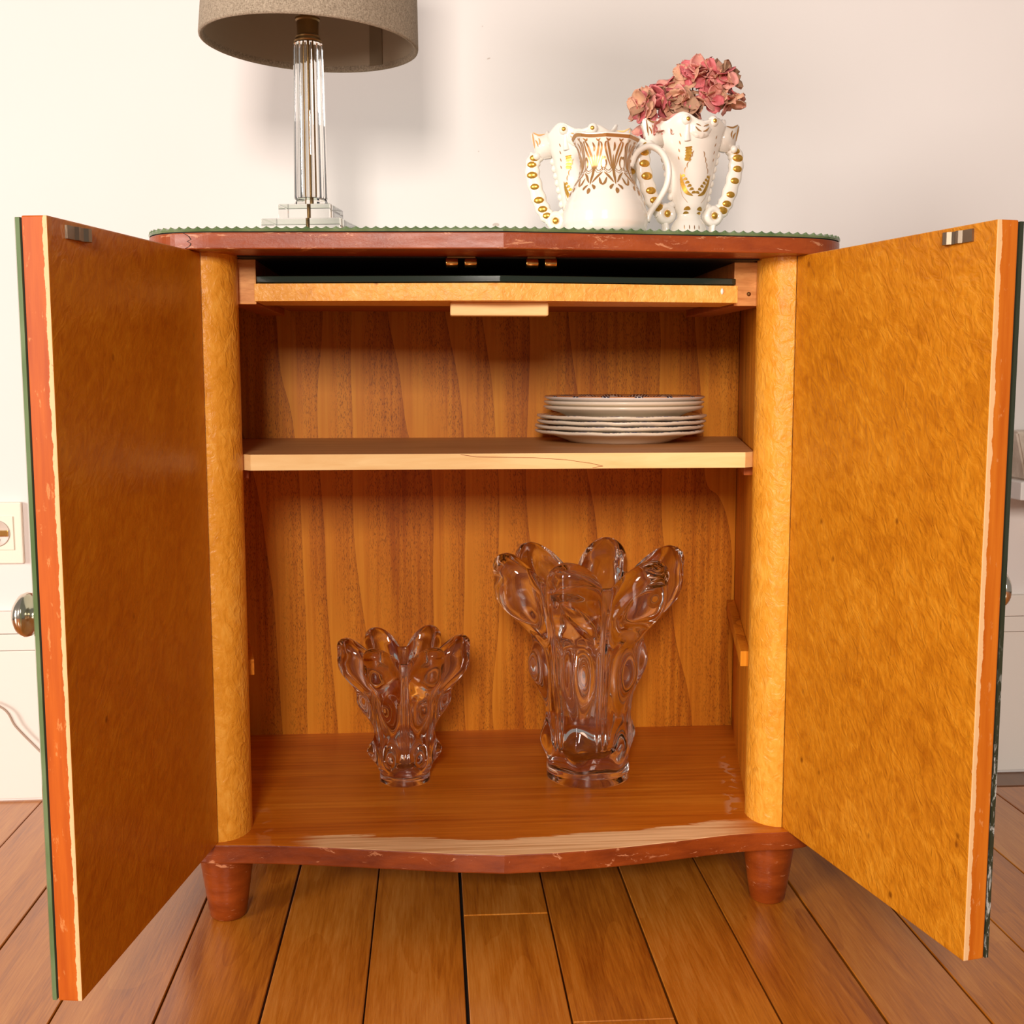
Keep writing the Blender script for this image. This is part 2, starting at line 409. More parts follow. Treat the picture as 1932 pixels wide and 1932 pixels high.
def tag(o, label, cat, group=None):
    o['label'] = label; o['category'] = cat
    if group: o['group'] = group
    return o
def struct(o): o['kind'] = 'structure'; return o

# ------------------------------------------------------------------ room
ZF = -0.1
WSL = math.atan2(0.0205, 1.553)                  # the wall runs a touch out of square with the cabinet
def wall_y(x): return 0.4425 + 0.0132*(x-0.06)
def wall_box(name, x0, x1, d, z0, z1, mat, parent=None, bevel=0.001, t=0.0):
    poly = [(x0, wall_y(x0)-d), (x1, wall_y(x1)-d), (x1, wall_y(x1)+t), (x0, wall_y(x0)+t)]
    return prism(name, poly, z0, z1, mat, parent, bevel)
struct(prism('wall_back', [(-3, wall_y(-3)), (3, wall_y(3)), (3, wall_y(3)+0.15), (-3, wall_y(-3)+0.15)], ZF-0.05, 2.6, wall_m))
for nm, z0, z1, d in (('trim_1', 0.157, 0.190, 0.012), ('trim_2', 0.131, 0.1555, 0.008), ('trim_3', ZF+0.003, 0.1295, 0.004)):
    struct(wall_box(nm, -3, 3, d, z0, z1, trim_m, None, 0.0012))

fl = struct(box('floor', -3, 3, -3.2, 0.48, ZF-0.06, ZF-0.013, dark_gap, None, 0))
rows = [-0.67+0.1032*k for k in range(-14, 30)]
rows = [x for x in rows if -2.2 < x < 2.4]
gaps = {-0.0508: 0.0040}
for i, x0 in enumerate(rows[:-1]):
    x1 = rows[i+1]; rn = random.Random(i*13+5)
    cuts = [-3.2]; y = -3.2+rn.uniform(0.3, 1.2)
    while y < -0.62: cuts.append(y); y += rn.uniform(0.7, 1.5)
    if abs(x0+0.0508) < 0.02: cuts = [-3.2, -2.0, -0.95, 0.005]
    if abs(x0-0.0524) < 0.02: cuts = [-3.2, -1.7, -0.233]
    cuts.append(0.436 if x0 < 0.55 else 0.384)
    gl, gr = rn.uniform(0.0006, 0.0013), rn.uniform(0.0006, 0.0013)
    if abs(x0+0.0508) < 0.02: gl = 0.0026
    if abs(x0+0.2572) < 0.02 or abs(x0-0.3620) < 0.02: gl = 0.0021
    for a, b in zip(cuts, cuts[1:]):
        dz = rn.uniform(-0.0007, 0.0)
        xc, yc = (x0+x1)/2, (a+b)/2
        bm = bm_box(x0+gl-xc, x1-gr-xc, a+0.0006-yc, b-0.0006-yc, -0.013, dz, 0.0009, 1)
        o = from_bm(bm, 'plank', floor_m, fl, local=True); o.location = (xc, yc, ZF)
for a, b in ((0.56, 1.5), (1.5, 2.4)):
    xc = (a+b)/2
    o = from_bm(bm_box(a-xc, b-xc-0.001, -0.031, 0.031, -0.013, 0.0, 0.0012, 1), 'plank', floor_d, fl, local=True)
    o.location = (xc, 0.419, ZF)

# ------------------------------------------------------------------ cabinet
cab = thing('bar_cabinet', 'open wooden bar cabinet with two swung-out doors, one shelf and a green glass top', 'cabinet', (0, 0, ZF))
H = 0.667
def chaikin(p, it=3):
    for _ in range(it):
        q = [p[0]]
        for a, b in zip(p, p[1:]):
            q.append((a[0]*0.75+b[0]*0.25, a[1]*0.75+b[1]*0.25)); q.append((a[0]*0.25+b[0]*0.75, a[1]*0.25+b[1]*0.75))
        q.append(p[-1]); p = q
    return p
def outline(left, mid, right, yb):               # left and right run from the back corner to the front centre
    L = [(left[0][0], yb)] + chaikin(left)
    Rr = [(right[0][0], yb)] + chaikin(right)
    return L + [mid] + Rr[::-1]
topL = [(-0.397, 0.13), (-0.395, 0.03), (-0.372, -0.020), (-0.325, -0.037), (-0.27, -0.041)]
topR = [(0.395, 0.13), (0.393, 0.03), (0.368, -0.012), (0.325, -0.029), (0.27, -0.034)]
top_poly = outline(topL, (-0.004, -0.0605), topR, 0.424)
prism('top_slab', top_poly, H, 0.6842, lacquer, cab, 0.0012)
def front_y(x):
    for a, b in zip(top_poly, top_poly[1:]):
        if min(a[1], b[1]) < 0.05 and min(a[0], b[0]) <= x <= max(a[0], b[0]) and abs(a[0]-b[0]) > 1e-6:
            return a[1]+(b[1]-a[1])*(x-a[0])/(b[0]-a[0])
ck = [(-0.3415, 0.6838), (-0.3360, 0.6806), (-0.3335, 0.6772), (-0.3375, 0.6752), (-0.3335, 0.6728), (-0.3350, 0.6702), (-0.3400, 0.6678)]
cv = []
for x, z in ck: cv += [(x-0.0006, front_y(x-0.0006)-0.0002, z), (x+0.0006, front_y(x+0.0006)-0.0002, z)]
link('crack', cv, [(2*i, 2*i+1, 2*i+3, 2*i+2) for i in range(len(ck)-1)], dark_gap, cab)
def inset(poly, d):
    n = len(poly); out = []
    for i, p in enumerate(poly):
        a, b = Vector(poly[i-1]), Vector(poly[(i+1) % n]); t = (b-a).normalized(); out.append((p[0]-t.y*d, p[1]+t.x*d))
    return out
prism('felt_backing', inset(top_poly, 0.0015), 0.6842, 0.6852, dark_gap, cab)
ZT = 0.6886
def scalloped_glass():
    P = [Vector(p) for p in top_poly]; n = len(P); S = []
    step = 0.0105/8; acc = 0.0; carry = 0.0
    for i in range(n):
        a, b = P[i], P[(i+1) % n]; L = (b-a).length; d = carry
        while d < L:
            t = (b-a).normalized(); S.append((a+t*d, Vector((-t.y, t.x)), acc+d)); d += step
        carry = d-L; acc += L
    v, f = [], []; m = len(S)
    for p, nn, s in S:
        cut = abs(math.sin(PI*s/0.0105))
        for off, z in ((0.0, 0.6852), (-0.0008, 0.6872), (0.0003+0.0010*cut, ZT+0.0021*(1-cut)), (0.0046, ZT+0.0017*(1-cut)), (0.010, ZT)):
            v.append((p.x+nn.x*off, p.y+nn.y*off, z))
    for i in range(m):
        j = (i+1) % m
        for k in range(4): f.append((i*5+k, j*5+k, j*5+k+1, i*5+k+1))
    f.append(tuple(i*5+4 for i in range(m))); f.append(tuple(i*5 for i in range(m-1, -1, -1)))
    mi = [0]*(m*4)+[1, 0]
    return link('glass_top', v, f, None, cab, False, mats=[green_glass, mirror_m], midx=mi)
scalloped_glass()
# base board and feet
baseL = [(-0.395, 0.12), (-0.386, 0.03), (-0.365, -0.001), (-0.335, -0.0085), (-0.300, -0.0100), (-0.25, -0.0155), (-0.19, -0.0265), (-0.12, -0.040), (-0.06, -0.0515)]
baseR = [(0.395, 0.12), (0.388, 0.03), (0.368, -0.005), (0.335, -0.0155), (0.295, -0.0150), (0.25, -0.0215), (0.19, -0.036), (0.12, -0.0495), (0.06, -0.0565)]
base_poly = outline(baseL, (-0.004, -0.0590), baseR, 0.424)
prism('base_board', base_poly, -0.0225, 0.0, None, cab, 0.0016, mats=[base_top, lacquer_base], pick=lambda f: 0 if f.normal.z > 0.5 else 1)
for x, y in ((-0.326, 0.027), (0.323, 0.027), (-0.326, 0.375), (0.323, 0.375)):
    lathe('leg', [(0.0, ZF), (0.0185, ZF), (0.0212, ZF+0.003), (0.0245, ZF+0.025), (0.0318, -0.0225), (0.0, -0.0225)], lacquer_base, cab, 40, (x, y, 0))
# carcass
col_poly = [(0.330, 0.0), (0.323, 0.0010), (0.3165, 0.0040), (0.3105, 0.0090), (0.3050, 0.0165), (0.3010, 0.0260), (0.2988, 0.0370), (0.2985, 0.048), (0.3050, 0.060), (0.3345, 0.030), (0.3340, 0.004)]
side_poly = [(0.305, 0.060), (0.375, 0.408), (0.375, 0.420), (0.393, 0.420), (0.392, 0.12), (0.386, 0.062), (0.377, 0.036), (0.362, 0.0145), (0.3355, 0.0045), (0.3350, 0.030)]
for s in (-1, 1):
    cpoly = [(s*x, y) for x, y in col_poly]; spoly = [(s*x, y) for x, y in side_poly]
    if s < 0: cpoly.reverse(); spoly.reverse()
    prism('corner_column', cpoly, 0.0, H, burl_column, cab, 0, True)
    prism('side_panel', spoly, 0.0, H, None, cab, 0, mats=[veneer, lacquer], pick=lambda f, s=s: 1 if f.normal.x*s > 0.1 else 0)
box('back_panel', -0.374, 0.374, 0.4082, 0.420, 0.0, H, veneer, cab, 0)
box('inner_lining', -0.296, 0.296, 0.030, 0.4078, 0.6655, H, black, cab, 0)
# shelf on cleats
sh_poly = [(-0.3035, 0.0615), (-0.290, 0.050), (0.290, 0.050), (0.3035, 0.0615), (0.3715, 0.400), (0.3715, 0.4075), (-0.3715, 0.4075), (-0.3715, 0.400)]
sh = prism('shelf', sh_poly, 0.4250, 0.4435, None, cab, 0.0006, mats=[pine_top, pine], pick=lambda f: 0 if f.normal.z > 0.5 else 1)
kk = [(860, 856), (890, 861), (930, 862), (1000, 863.5), (1060, 868), (1110, 876), (1132, 882), (1112, 885)]
kv = []
for u, v_ in kk:
    x = -0.2985+(u-453)*0.000616; z = 0.4430-(v_-855)*0.00056
    kv += [(x, 0.0498, z-0.0003), (x, 0.0498, z+0.0003)]
link('grain_crack', kv, [(2*i, 2*i+1, 2*i+3, 2*i+2) for i in range(len(kk)-1)], dark_red, sh)
def cleat(s, y0, y1, z0, z1, th=0.012):
    wx = lambda y: 0.305+0.2011*(y-0.060)
    poly = [(s*(wx(y0)-th), y0), (s*(wx(y0)-0.0002), y0), (s*(wx(y1)-0.0002), y1), (s*(wx(y1)-th), y1)]
    if s < 0: poly.reverse()
    prism('shelf_cleat', poly, z0, z1, dark_red if z1 > 0.4 else veneer, cab, 0.0008)
for s in (-1, 1):
    cleat(s, 0.085, 0.40, 0.413, 0.4248); cleat(s, 0.072, 0.402, 0.178, 0.197)
# pull-out tray, runners, catches
tray = prism('pull_out_tray', [(-0.2785, 0.034), (-0.004, 0.004), (0.2725, 0.034), (0.2725, 0.115), (-0.2785, 0.115)], 0.6170, 0.6366, burl_tray, cab, 0.0006)
box('tray_panel', -0.2780, 0.2720, 0.1151, 0.36, 0.6235, 0.6365, dark_red, tray, 0)
prism('tray_glass', chaikin([(-0.2765, 0.10), (-0.2765, 0.0365), (-0.2755, 0.0362)], 1) + [(-0.004, 0.0065)] + chaikin([(0.266, 0.0358), (0.2712, 0.0385), (0.2722, 0.044), (0.2722, 0.1)], 2) + [(0.2722, 0.35), (-0.2765, 0.35)], 0.6378, 0.6450, tray_glass_m, tray, 0.0008)
box('glass_bedding', -0.272, 0.268, 0.042, 0.345, 0.6366, 0.6378, dark_gap, tray, 0)
from_bm(bm_box(-0.059, 0.053, 0.030, 0.052, 0.6015, 0.6169, 0.0025, 3), 'pull_handle', pine, tray)
ellip('wax_drip', (0.2535, 0.0318, 0.6300), 0.0018, 0.0016, 0.0036, porcelain, tray)
for s in (-1, 1):
    inner = 0.2745 if s > 0 else 0.2800
    x0, x1 = sorted((s*inner, s*0.3105))
    rn_ = box('tray_runner', x0, x1, 0.060, 0.320, 0.6150, 0.6660, None, cab, 0.0015, mats=[pine_block, dark_red], pick=lambda f: 0 if f.normal.y < -0.5 else 1)
    if s > 0:
        v, f = lathe_vf([(0.0, 0.0), (0.0026, 0.0), (0.0022, 0.0008), (0.0, 0.0013)], 14)
        link('screw', [(0.2925+a, 0.0600-c, 0.6290+b) for a, b, c in v], f, old_brass, rn_, True)
for xs in ((-0.0465,), (0.0440,)):
    xm = xs[0]
    br = box('roller_catch', xm-0.016, xm+0.016, 0.021, 0.029, 0.6650, 0.6669, old_brass, cab, 0.0004)
    for dx in (-0.0105, 0.0105):
        v, f = lathe_vf([(0.0, -0.0066), (0.0050, -0.0066), (0.0055, -0.0058), (0.0055, 0.0058), (0.0050, 0.0066), (0.0, 0.0066)], 20)
        link('roller', [(xm+dx+c, 0.0245+a, 0.6598+b) for a, b, c in v], f, brass, br, True).data.set_sharp_from_angle(angle=0.7)

# doors: local x from the hinge to the free edge, |y| outwards
def make_door(s, W, phi, sag, imat, emat, gmat):
    T = 0.0215
    hinge = Vector((s*0.3305, -0.0012, 0.0))
    d = Vector((s*math.sin(phi), -math.cos(phi)))
    ang = math.atan2(d.y, d.x)
    def place(o, parent):
        o.parent = parent
        if parent is cab:
            o.location = hinge - wloc(cab); o.rotation_euler = (0, 0, ang)
        return o
    def shear(bm):
        for v in bm.verts: v.co.z += sag*v.co.x/W
    def dbox(name, x0, x1, y0, y1, z0, z1, mat, parent, bevel=0.001, **k):
        ya, yb = sorted((s*y0, s*y1)); bm = bm_box(x0, x1, ya, yb, z0, z1, bevel); shear(bm)
        return place(from_bm(bm, name, mat, None, local=True, **k), parent)
    door = dbox('door', 0.0, W, 0.0, T, 0.0, H, None, cab, 0.0012, mats=[imat, emat], pick=lambda f: 0 if f.normal.y*s < -0.9 else 1)
    dbox('felt_backing', 0.002, W-0.0015, T, T+0.0014, 0.002, H-0.002, dark_gap, door, 0)
    y0 = T+0.0014
    pts = [(0.0, y0), (W+0.0005, y0), (W+0.0005, y0+0.0036), (W-0.0055, y0+0.0075), (0.0, y0+0.0075)]
    poly = [(a, s*b) for a, b in pts]
    if s < 0: poly.reverse()
    bm = bm_prism(poly, 0.0005, H-0.0012); shear(bm)
    place(from_bm(bm, 'mirror_panel', None, None, local=True, mats=[gmat, mirror_m], pick=lambda f: 1 if f.normal.y*s > 0.9 else 0), door)
    # knob on the outer face
    v, f = lathe_vf([(0.0, 0.0), (0.011, 0.0), (0.011, 0.002), (0.0065, 0.004), (0.006, 0.010), (0.012, 0.0135), (0.0185, 0.0165), (0.0195, 0.0195), (0.0180, 0.0235), (0.0130, 0.0275), (0.006, 0.0293), (0.0, 0.0297)], 36)
    kx, kz = W-(0.032 if s < 0 else 0.043), 0.329 if s < 0 else 0.337
    place(link('knob', [(kx+a, s*(y0+0.0075+c), kz+b) for a, b, c in v], f if s < 0 else [q[::-1] for q in f], nickel, None, True), door)
    # sprung strike at the top of the inner face
    prof = [(0, 0), (0.040, 0), (0.040, 0.002), (0.0375, 0.0055), (0.0335, 0.0075), (0.0295, 0.0065), (0.0265, 0.0035), (0.0235, 0.0025), (0.0200, 0.0045), (0.0165, 0.0042), (0.013, 0.0022), (0.0, 0.0022)]
    poly = [(W-0.030-a, -s*b) for a, b in prof]
    if s > 0: poly.reverse()
    bm = bm_prism(poly, H-0.0155, H-0.0045); shear(bm)
    place(from_bm(bm, 'catch_strike', steel, None, local=True), door)
    return door
dl = make_door(-1, 0.3385, 0.1695, -0.0048, burl_shaded, edge_left, green_glass)
dr = make_door(1, 0.3340, 0.2145, -0.0006, burl, edge_right, chipped_glass)

# ------------------------------------------------------------------ plates on the shelf
def make_plate(name, label, R, foot, rise, z, xc, yc, mat, scallop=0.0, rot=0.0, tilt=0.0):
    prof = [(0.0, 0.0030), (foot-0.006, 0.0030), (foot-0.004, 0.0), (foot, 0.0), (foot+0.003, 0.0022), (R*0.80, rise*0.62), (R*0.97, rise-0.0032), (R, rise-0.0012),
            (R-0.0004, rise+0.0008), (R*0.975, rise+0.0014), (R*0.80, rise*0.62+0.0046), (R*0.70, 0.0075), (foot-0.004, 0.0052), (0.0, 0.0050)]
    def mod(r, zz, a, i):
        k = max(0.0, (r-R*0.7)/(R*0.3))
        wv = math.cos(12*a)
        return r+scallop*1.2*wv*k*k, zz+scallop*wv*k*k
    o = thing(name, label, 'plate', (xc, yc, z), rot, 'plates on the shelf')
    lathe('dish', prof, mat, o, 120, (0, 0, 0), True, mod, None, local=True)
    o.rotation_euler = (tilt, 0, rot)
    return o
SH = 0.4437
lab_low = ['bottom plate of the stack on the shelf, wide scalloped rim, touching the board',
           'second plate from the bottom of the shelf stack, scalloped cream rim',
           'third plate from the bottom of the shelf stack, scalloped cream rim',
           'fourth plate from the bottom, topmost of the wide scalloped plates']
for i in range(4):
    make_plate('dinner_plate', lab_low[i], 0.1160, 0.069, 0.0160, SH+0.0068*i, 0.1775+[-0.0012, -0.0018, 0.0012, 0.0016][i], 0.2850, plate_blue, 0.0004, [0.0, 0.21, 0.09, 0.35][i])
lab_up = ['lowest of the three narrower plain plates, resting on the scalloped ones', 'middle of the three narrower plain plates in the shelf stack',
          'top plate of the shelf stack, dark blue dashed zigzag pattern on its rim']
for i in range(3):
    make_plate('dinner_plate', lab_up[i], 0.1095, 0.060, 0.0225, SH+0.0068*3+0.0056+0.0066*i, 0.1815+0.0006*i, 0.2850, [earthen, earthen, plate_deco][i], 0.0, 0.3*i)

# ------------------------------------------------------------------ cast glass vases
def glass_vase(name, label, loc, th0, K, mat):
    nt, ns = 288, 96
    zv, zt, rb, rv, rt = K['zv'], K['zt'], K['rb'], K['rv'], K['rt']
    body, inner = K['body'], K['inner']
    def wl(th): return 0.5+0.5*math.cos(6*(th-th0))
    def fg(th):
        dl_ = ((th-th0+PI/6) % (PI/3))-PI/6
        q_ = abs(dl_)/K['fw']
        return (1-q_*q_)**K['fp'] if q_ < 1 else 0.0
    def irr(th): return 1.0+K['irr']*math.sin(2*(th-th0)+0.7)+K['irr']*0.8*math.sin(5*th+1.3)
    def outer(th, s):
        w_ = wl(th); lob = fg(th)
        z = s*(zv+(zt-zv)*fg(th)*irr(th))
        r = interp(body, s)
        r += (K['b1']*math.exp(-((s-K['s1'])/K['d1'])**2)+K['b2']*math.exp(-((s-K['s2'])/K['d2'])**2))*w_**2.2
        fl_ = smooth01((s-K['f0'])/(0.84-K['f0']))
        r += fl_*(rt-interp(body, 1.0))*lob*irr(th)
        r += K['tip']*math.exp(-((s-0.88)/0.055)**2)*lob
        g = max(0.0, 1-w_*2.2); env = smooth01((s-0.12)/0.15)*smooth01((0.97-s)/0.2)
        r += g*g*K['rib']*math.cos(42*(th-th0))*env
        if s < 0.075: r = rb+(0.0008 if s < 0.065 else 0.0); z = s*zv
        return r, z
    def inn(th, s):
        lob = fg(th)
        z0 = K['zi']; ztop = (zv+(zt-zv)*lob*irr(th)); z = z0+(ztop-z0)*s
        r = interp(inner, s)
        fl_ = smooth01((s-0.76)/0.24)
        r += fl_*(rt-K['tk']-interp(inner, 1.0))*lob*irr(th)
        return r, z
    rings = [[(0.0, 0.0)]*0]
    rows_ = []
    for i in range(ns+1): rows_.append([outer(2*PI*j/nt, i/ns) for j in range(nt)])
    rim = []
    for k in range(1, 6):
        a = PI*k/6; row = []
        for j in range(nt):
            o_ = rows_[ns][j]; i_ = inn(2*PI*j/nt, 1.0); cr, cz = (o_[0]+i_[0])/2, (o_[1]+i_[1])/2; h = (o_[0]-i_[0])/2
            row.append((cr+h*math.cos(a), cz+abs(h)*0.9*math.sin(a)))
        rim.append(row)
    rows_ += rim
    for i in range(ns//2, -1, -1): rows_.append([inn(2*PI*j/nt, i/(ns//2)) for j in range(nt)])
    v, f = [], []
    for row in rows_:
        for j, (r, z) in enumerate(row):
            a = 2*PI*j/nt; v.append((r*math.cos(a), r*math.sin(a), z))
    for i in range(len(rows_)-1):
        for j in range(nt):
            k = (j+1) % nt; f.append((i*nt+j, i*nt+k, (i+1)*nt+k, (i+1)*nt+j))
    b = len(v); v.append((0, 0, 0.0)); v.append((0, 0, K['zi']+0.002)); last = (len(rows_)-1)*nt
    for j in range(nt):
        k = (j+1) % nt; f.append((k, j, b)); f.append((last+j, last+k, b+1))
    o = link(name, v, f, mat, None, True, local=True); o.location = loc
    return tag(o, label, 'vase')
K1 = dict(fw=0.42, fp=1.0, zv=0.166, zt=0.183, rb=0.0325, rv=0.05, rt=0.087, zi=0.022, irr=0.02, b1=0.0185, s1=0.60, d1=0.15, b2=0.0125, s2=0.215, d2=0.085, f0=0.62, tip=0.0025, rib=0.0009, tk=0.023,
          body=[(0, 0.0325), (0.09, 0.034), (0.2, 0.037), (0.36, 0.038), (0.6, 0.044), (0.8, 0.0465), (1, 0.052)],
          inner=[(0, 0.012), (0.05, 0.023), (0.25, 0.028), (0.5, 0.034), (0.75, 0.040), (1, 0.0465)])
glass_vase('glass_vase', 'small smoky cast glass vase with six lobed tips on the cabinet floor', (-0.1205, 0.200, 0.0002), 0.04, K1, crystal_smoke)
K2 = dict(fw=0.44, fp=1.0, zv=0.264, zt=0.290, rb=0.0545, rv=0.075, rt=0.130, zi=0.034, irr=0.035, b1=0.0215, s1=0.53, d1=0.135, b2=0.0095, s2=0.185, d2=0.075, f0=0.62, tip=0.004, rib=0.0014, tk=0.036,
          body=[(0, 0.0545), (0.09, 0.054), (0.2, 0.057), (0.34, 0.056), (0.55, 0.062), (0.75, 0.0675), (1, 0.080)],
          inner=[(0, 0.022), (0.05, 0.040), (0.25, 0.045), (0.5, 0.050), (0.75, 0.058), (1, 0.072)])
glass_vase('glass_vase', 'tall clear cast glass vase with flared drop-shaped tips on the cabinet floor', (0.1245, 0.200, 0.0002), 0.17, K2, crystal)

# ------------------------------------------------------------------ lamp
LX, LY = -0.2150, 0.052
lamp = thing('table_lamp', 'crystal column table lamp with grey linen drum shade on the cabinet top', 'lamp', (LX, LY, ZT), math.radians(-10))
def lb(name, h, z0, z1, bev): return from_bm(bm_box(-h, h, -h, h, z0, z1, bev, 2), name, crystal_lamp, lamp, local=True)
lb('base_block', 0.0445, 0.0002, 0.0172, 0.0012); lb('base_block', 0.0295, 0.0175, 0.0345, 0.0012)
def oct_(r, z0, z1): return [(0, z0), (r, z0), (r, z1), (0, z1)]
lathe('plinth', [(0, 0.0347), (0.0195, 0.0347), (0.0195, 0.0385), (0.0175, 0.0430), (0, 0.0430)], crystal_lamp, lamp, 8, smooth=False, local=True)
def flute(r, z, a, i): return (r*(1-0.075*abs(math.sin(6*a))) if r > 0 else 0, z)
lathe('column', [(0, 0.0433), (0.0186, 0.0433), (0.0192, 0.0455), (0.0170, 0.206), (0.0160, 0.2120), (0, 0.2130)], crystal_lamp, lamp, 96, mod=flute, sharp=0.35, local=True)
lathe('socket', [(0, 0.2133), (0.0148, 0.2133), (0.0155, 0.2150), (0.0135, 0.2180), (0.0140, 0.2195), (0.0118, 0.2215), (0.0122, 0.2360), (0.0138, 0.2375), (0.0138, 0.2395), (0.0080, 0.2400), (0.0080, 0.252), (0.0068, 0.275), (0, 0.276)], old_brass, lamp, 40, local=True)
lathe('bulb', [(0, 0.276), (0.012, 0.279), (0.022, 0.300), (0.029, 0.325), (0.024, 0.348), (0.010, 0.357), (0, 0.358)], plain('frosted_bulb', (0.8, 0.78, 0.72, 1), 0.3), lamp, 32, local=True)
lathe('rod', [(0, 0.0006), (0.0022, 0.0006), (0.0022, 0.2131), (0, 0.2131)], old_brass, lamp, 16, local=True)
# drum shade, sitting a little crooked
RB, RT_, HS = 0.1205, 0.1105, 0.19
sv = []; prof = [(RB-0.0020, 0.0), (RB-0.0004, 0.0008), (RB, 0.003), (RT_, HS), (RT_-0.0050, HS), (RB-0.0052, 0.007), (RB-0.0052, 0.003), (RB-0.0044, 0.0010), (RB-0.0020, 0.0)]
v, f = lathe_vf(prof, 96); f = f[:-2]
q = 96; mi = [1 if (k//q) in (4,) else 0 for k in range(len(f))]
shd = link('lamp_shade', v, f, None, lamp, True, local=True, mats=[shade_m, shade_in], midx=mi)
shd.location = (0.002, 0, 0.2105); shd.rotation_euler = (0, math.radians(2.3), 0)
a0 = math.radians(58); sm = []
for z in (0.005, HS-0.001):
    for k in range(5):
        a = a0+0.17*k/4; r = RB-0.0058-(RB-RT_)*z/HS; sm.append((r*math.cos(a), r*math.sin(a), z))
link('lining_seam', sm, [(k, k+1, k+6, k+5) for k in range(4)], seam_m, shd, True, local=True)
for k in range(3):
    a = 2*PI*k/3+0.4
    p = [Vector((0.010*math.cos(a), 0.010*math.sin(a), 0.040)), Vector((0.06*math.cos(a), 0.06*math.sin(a), 0.050)), Vector(((RB-0.006)*math.cos(a), (RB-0.006)*math.sin(a), 0.060))]
    sweep('spoke', p, 0.0012, 0.0012, old_brass, shd, up_hint=(0, 0, 1), seg=8, local=True)

# ------------------------------------------------------------------ porcelain
def ribbon(S, pts, wd, n=8, lift=0.0003):        # a brush stroke on the surface S(u, v), as flat gilding
    pp = spline([(a, b, 0) for a, b in pts], n); N = len(pp); v, f = [], []
    for i, p in enumerate(pp):
        t = i/(N-1); tan = (pp[min(i+1, N-1)]-pp[max(i-1, 0)])
        if tan.length < 1e-9: tan = Vector((1, 0, 0))
        tan.normalize(); w_ = wd(t) if callable(wd) else wd
        nx, ny = -tan.y*w_, tan.x*w_
        for sgn in (-1, 1): v.append(S(p.x+sgn*nx, p.y+sgn*ny, lift))
    for i in range(N-1): f.append((2*i, 2*i+1, 2*i+3, 2*i+2))
    return v, f
class Strokes:
    def __init__(s): s.v, s.f = [], []
    def add(s, vf):
        b = len(s.v); s.v += vf[0]; s.f += [tuple(i+b for i in q) for q in vf[1]]
    def build(s, name, mat, parent):
        o = link(name, s.v, s.f, mat, parent, True, local=True); o['kind'] = 'stuff'; return o
leaf_w = lambda m: (lambda t: m*math.sin(PI*min(1, max(0, t)))**0.7+0.00012)

# jug
JX, JY = 0.1125, 0.0
jug = thing('cream_jug', 'white porcelain jug with brown-gold scrollwork on its neck', 'jug', (JX, JY, ZT), 0, 'porcelain on the cabinet top')
jprof = [(0.0, 0.0420), (0.004, 0.0455), (0.012, 0.0474), (0.022, 0.0468), (0.032, 0.0444), (0.043, 0.0402), (0.053, 0.0345), (0.062, 0.0298), (0.0700, 0.0272), (0.080, 0.0272), (0.090, 0.0295), (0.098, 0.0335), (0.1025, 0.0358), (0.1040, 0.0362)]
def jr(z, a):
    r = interp(jprof, z)
    k = smooth01((z-0.058)/0.014)
    fac = math.cos(PI/8)/math.cos(((a+0.15) % (PI/4))-PI/8)
    r *= 1+k*(fac*1.03-1)*0.9
    sp_ = math.exp(-((((a-3.45+PI) % (2*PI))-PI)/0.42)**2)*smooth01((z-0.075)/0.03)
    return r+0.0022*sp_, z+0.0040*sp_
v, f = [], []; NZ, NA = 64, 128
jrows = [[jr(0.104*i/NZ, 2*PI*j/NA) for j in range(NA)] for i in range(NZ+1)]
jrows.append([(r-0.0012, z+0.0008) for r, z in jrows[-1]])
jrows.append([(r-0.0030, z-0.0002) for r, z in jrows[-2]])
for i in range(NZ-2, 6, -6): jrows.append([(r-0.0030, z) for r, z in jrows[i]])
for row in jrows:
    for j, (r, z) in enumerate(row): v.append((r*math.cos(2*PI*j/NA), r*math.sin(2*PI*j/NA), z))
for i in range(len(jrows)-1):
    for j in range(NA):
        k = (j+1) % NA; f.append((i*NA+j, i*NA+k, (i+1)*NA+k, (i+1)*NA+j))
f.append(tuple(range(NA-1, -1, -1))); f.append(tuple(range((len(jrows)-1)*NA, len(jrows)*NA)))
jb = link('body', v, f, porcelain, jug, True, local=True)
hp = spline([(0.0275, 0, 0.074), (0.0345, 0, 0.0895), (0.0485, 0, 0.0965), (0.0625, 0, 0.0895), (0.0700, 0, 0.0735), (0.0685, 0, 0.0550), (0.0600, 0, 0.0390), (0.0505, 0, 0.0255), (0.0465, 0, 0.0150)], 7)
sweep('handle', hp, 0.0034, 0.0062, porcelain, jug, seg=12, sq=0.8, local=True)
st = Strokes()
def JS(a, z, lift):
    z = max(0.0, min(0.1038, z)); r, zz = jr(z, a); r += lift+0.0002
    return (r*math.cos(a), r*math.sin(a), zz)
SC = 1/0.030                                     # metres to angle near the neck
A0 = -PI/2
def js(pts, wd, ang=A0):                         # strokes given in metres across and height
    R_ = 0.030
    S = lambda x, z, l: JS(ang+x/R_, z, l)
    st.add(ribbon(S, pts, (lambda t: 1.15*wd(t)) if callable(wd) else wd))
for k in range(64):
    a = 2*PI*k/64
    st.add(ribbon(lambda x, z, l: JS(x, z, l), [(a, 0.1012), (a+PI/64, 0.1012), (a+2*PI/64, 0.1012)], 0.0016, 2))
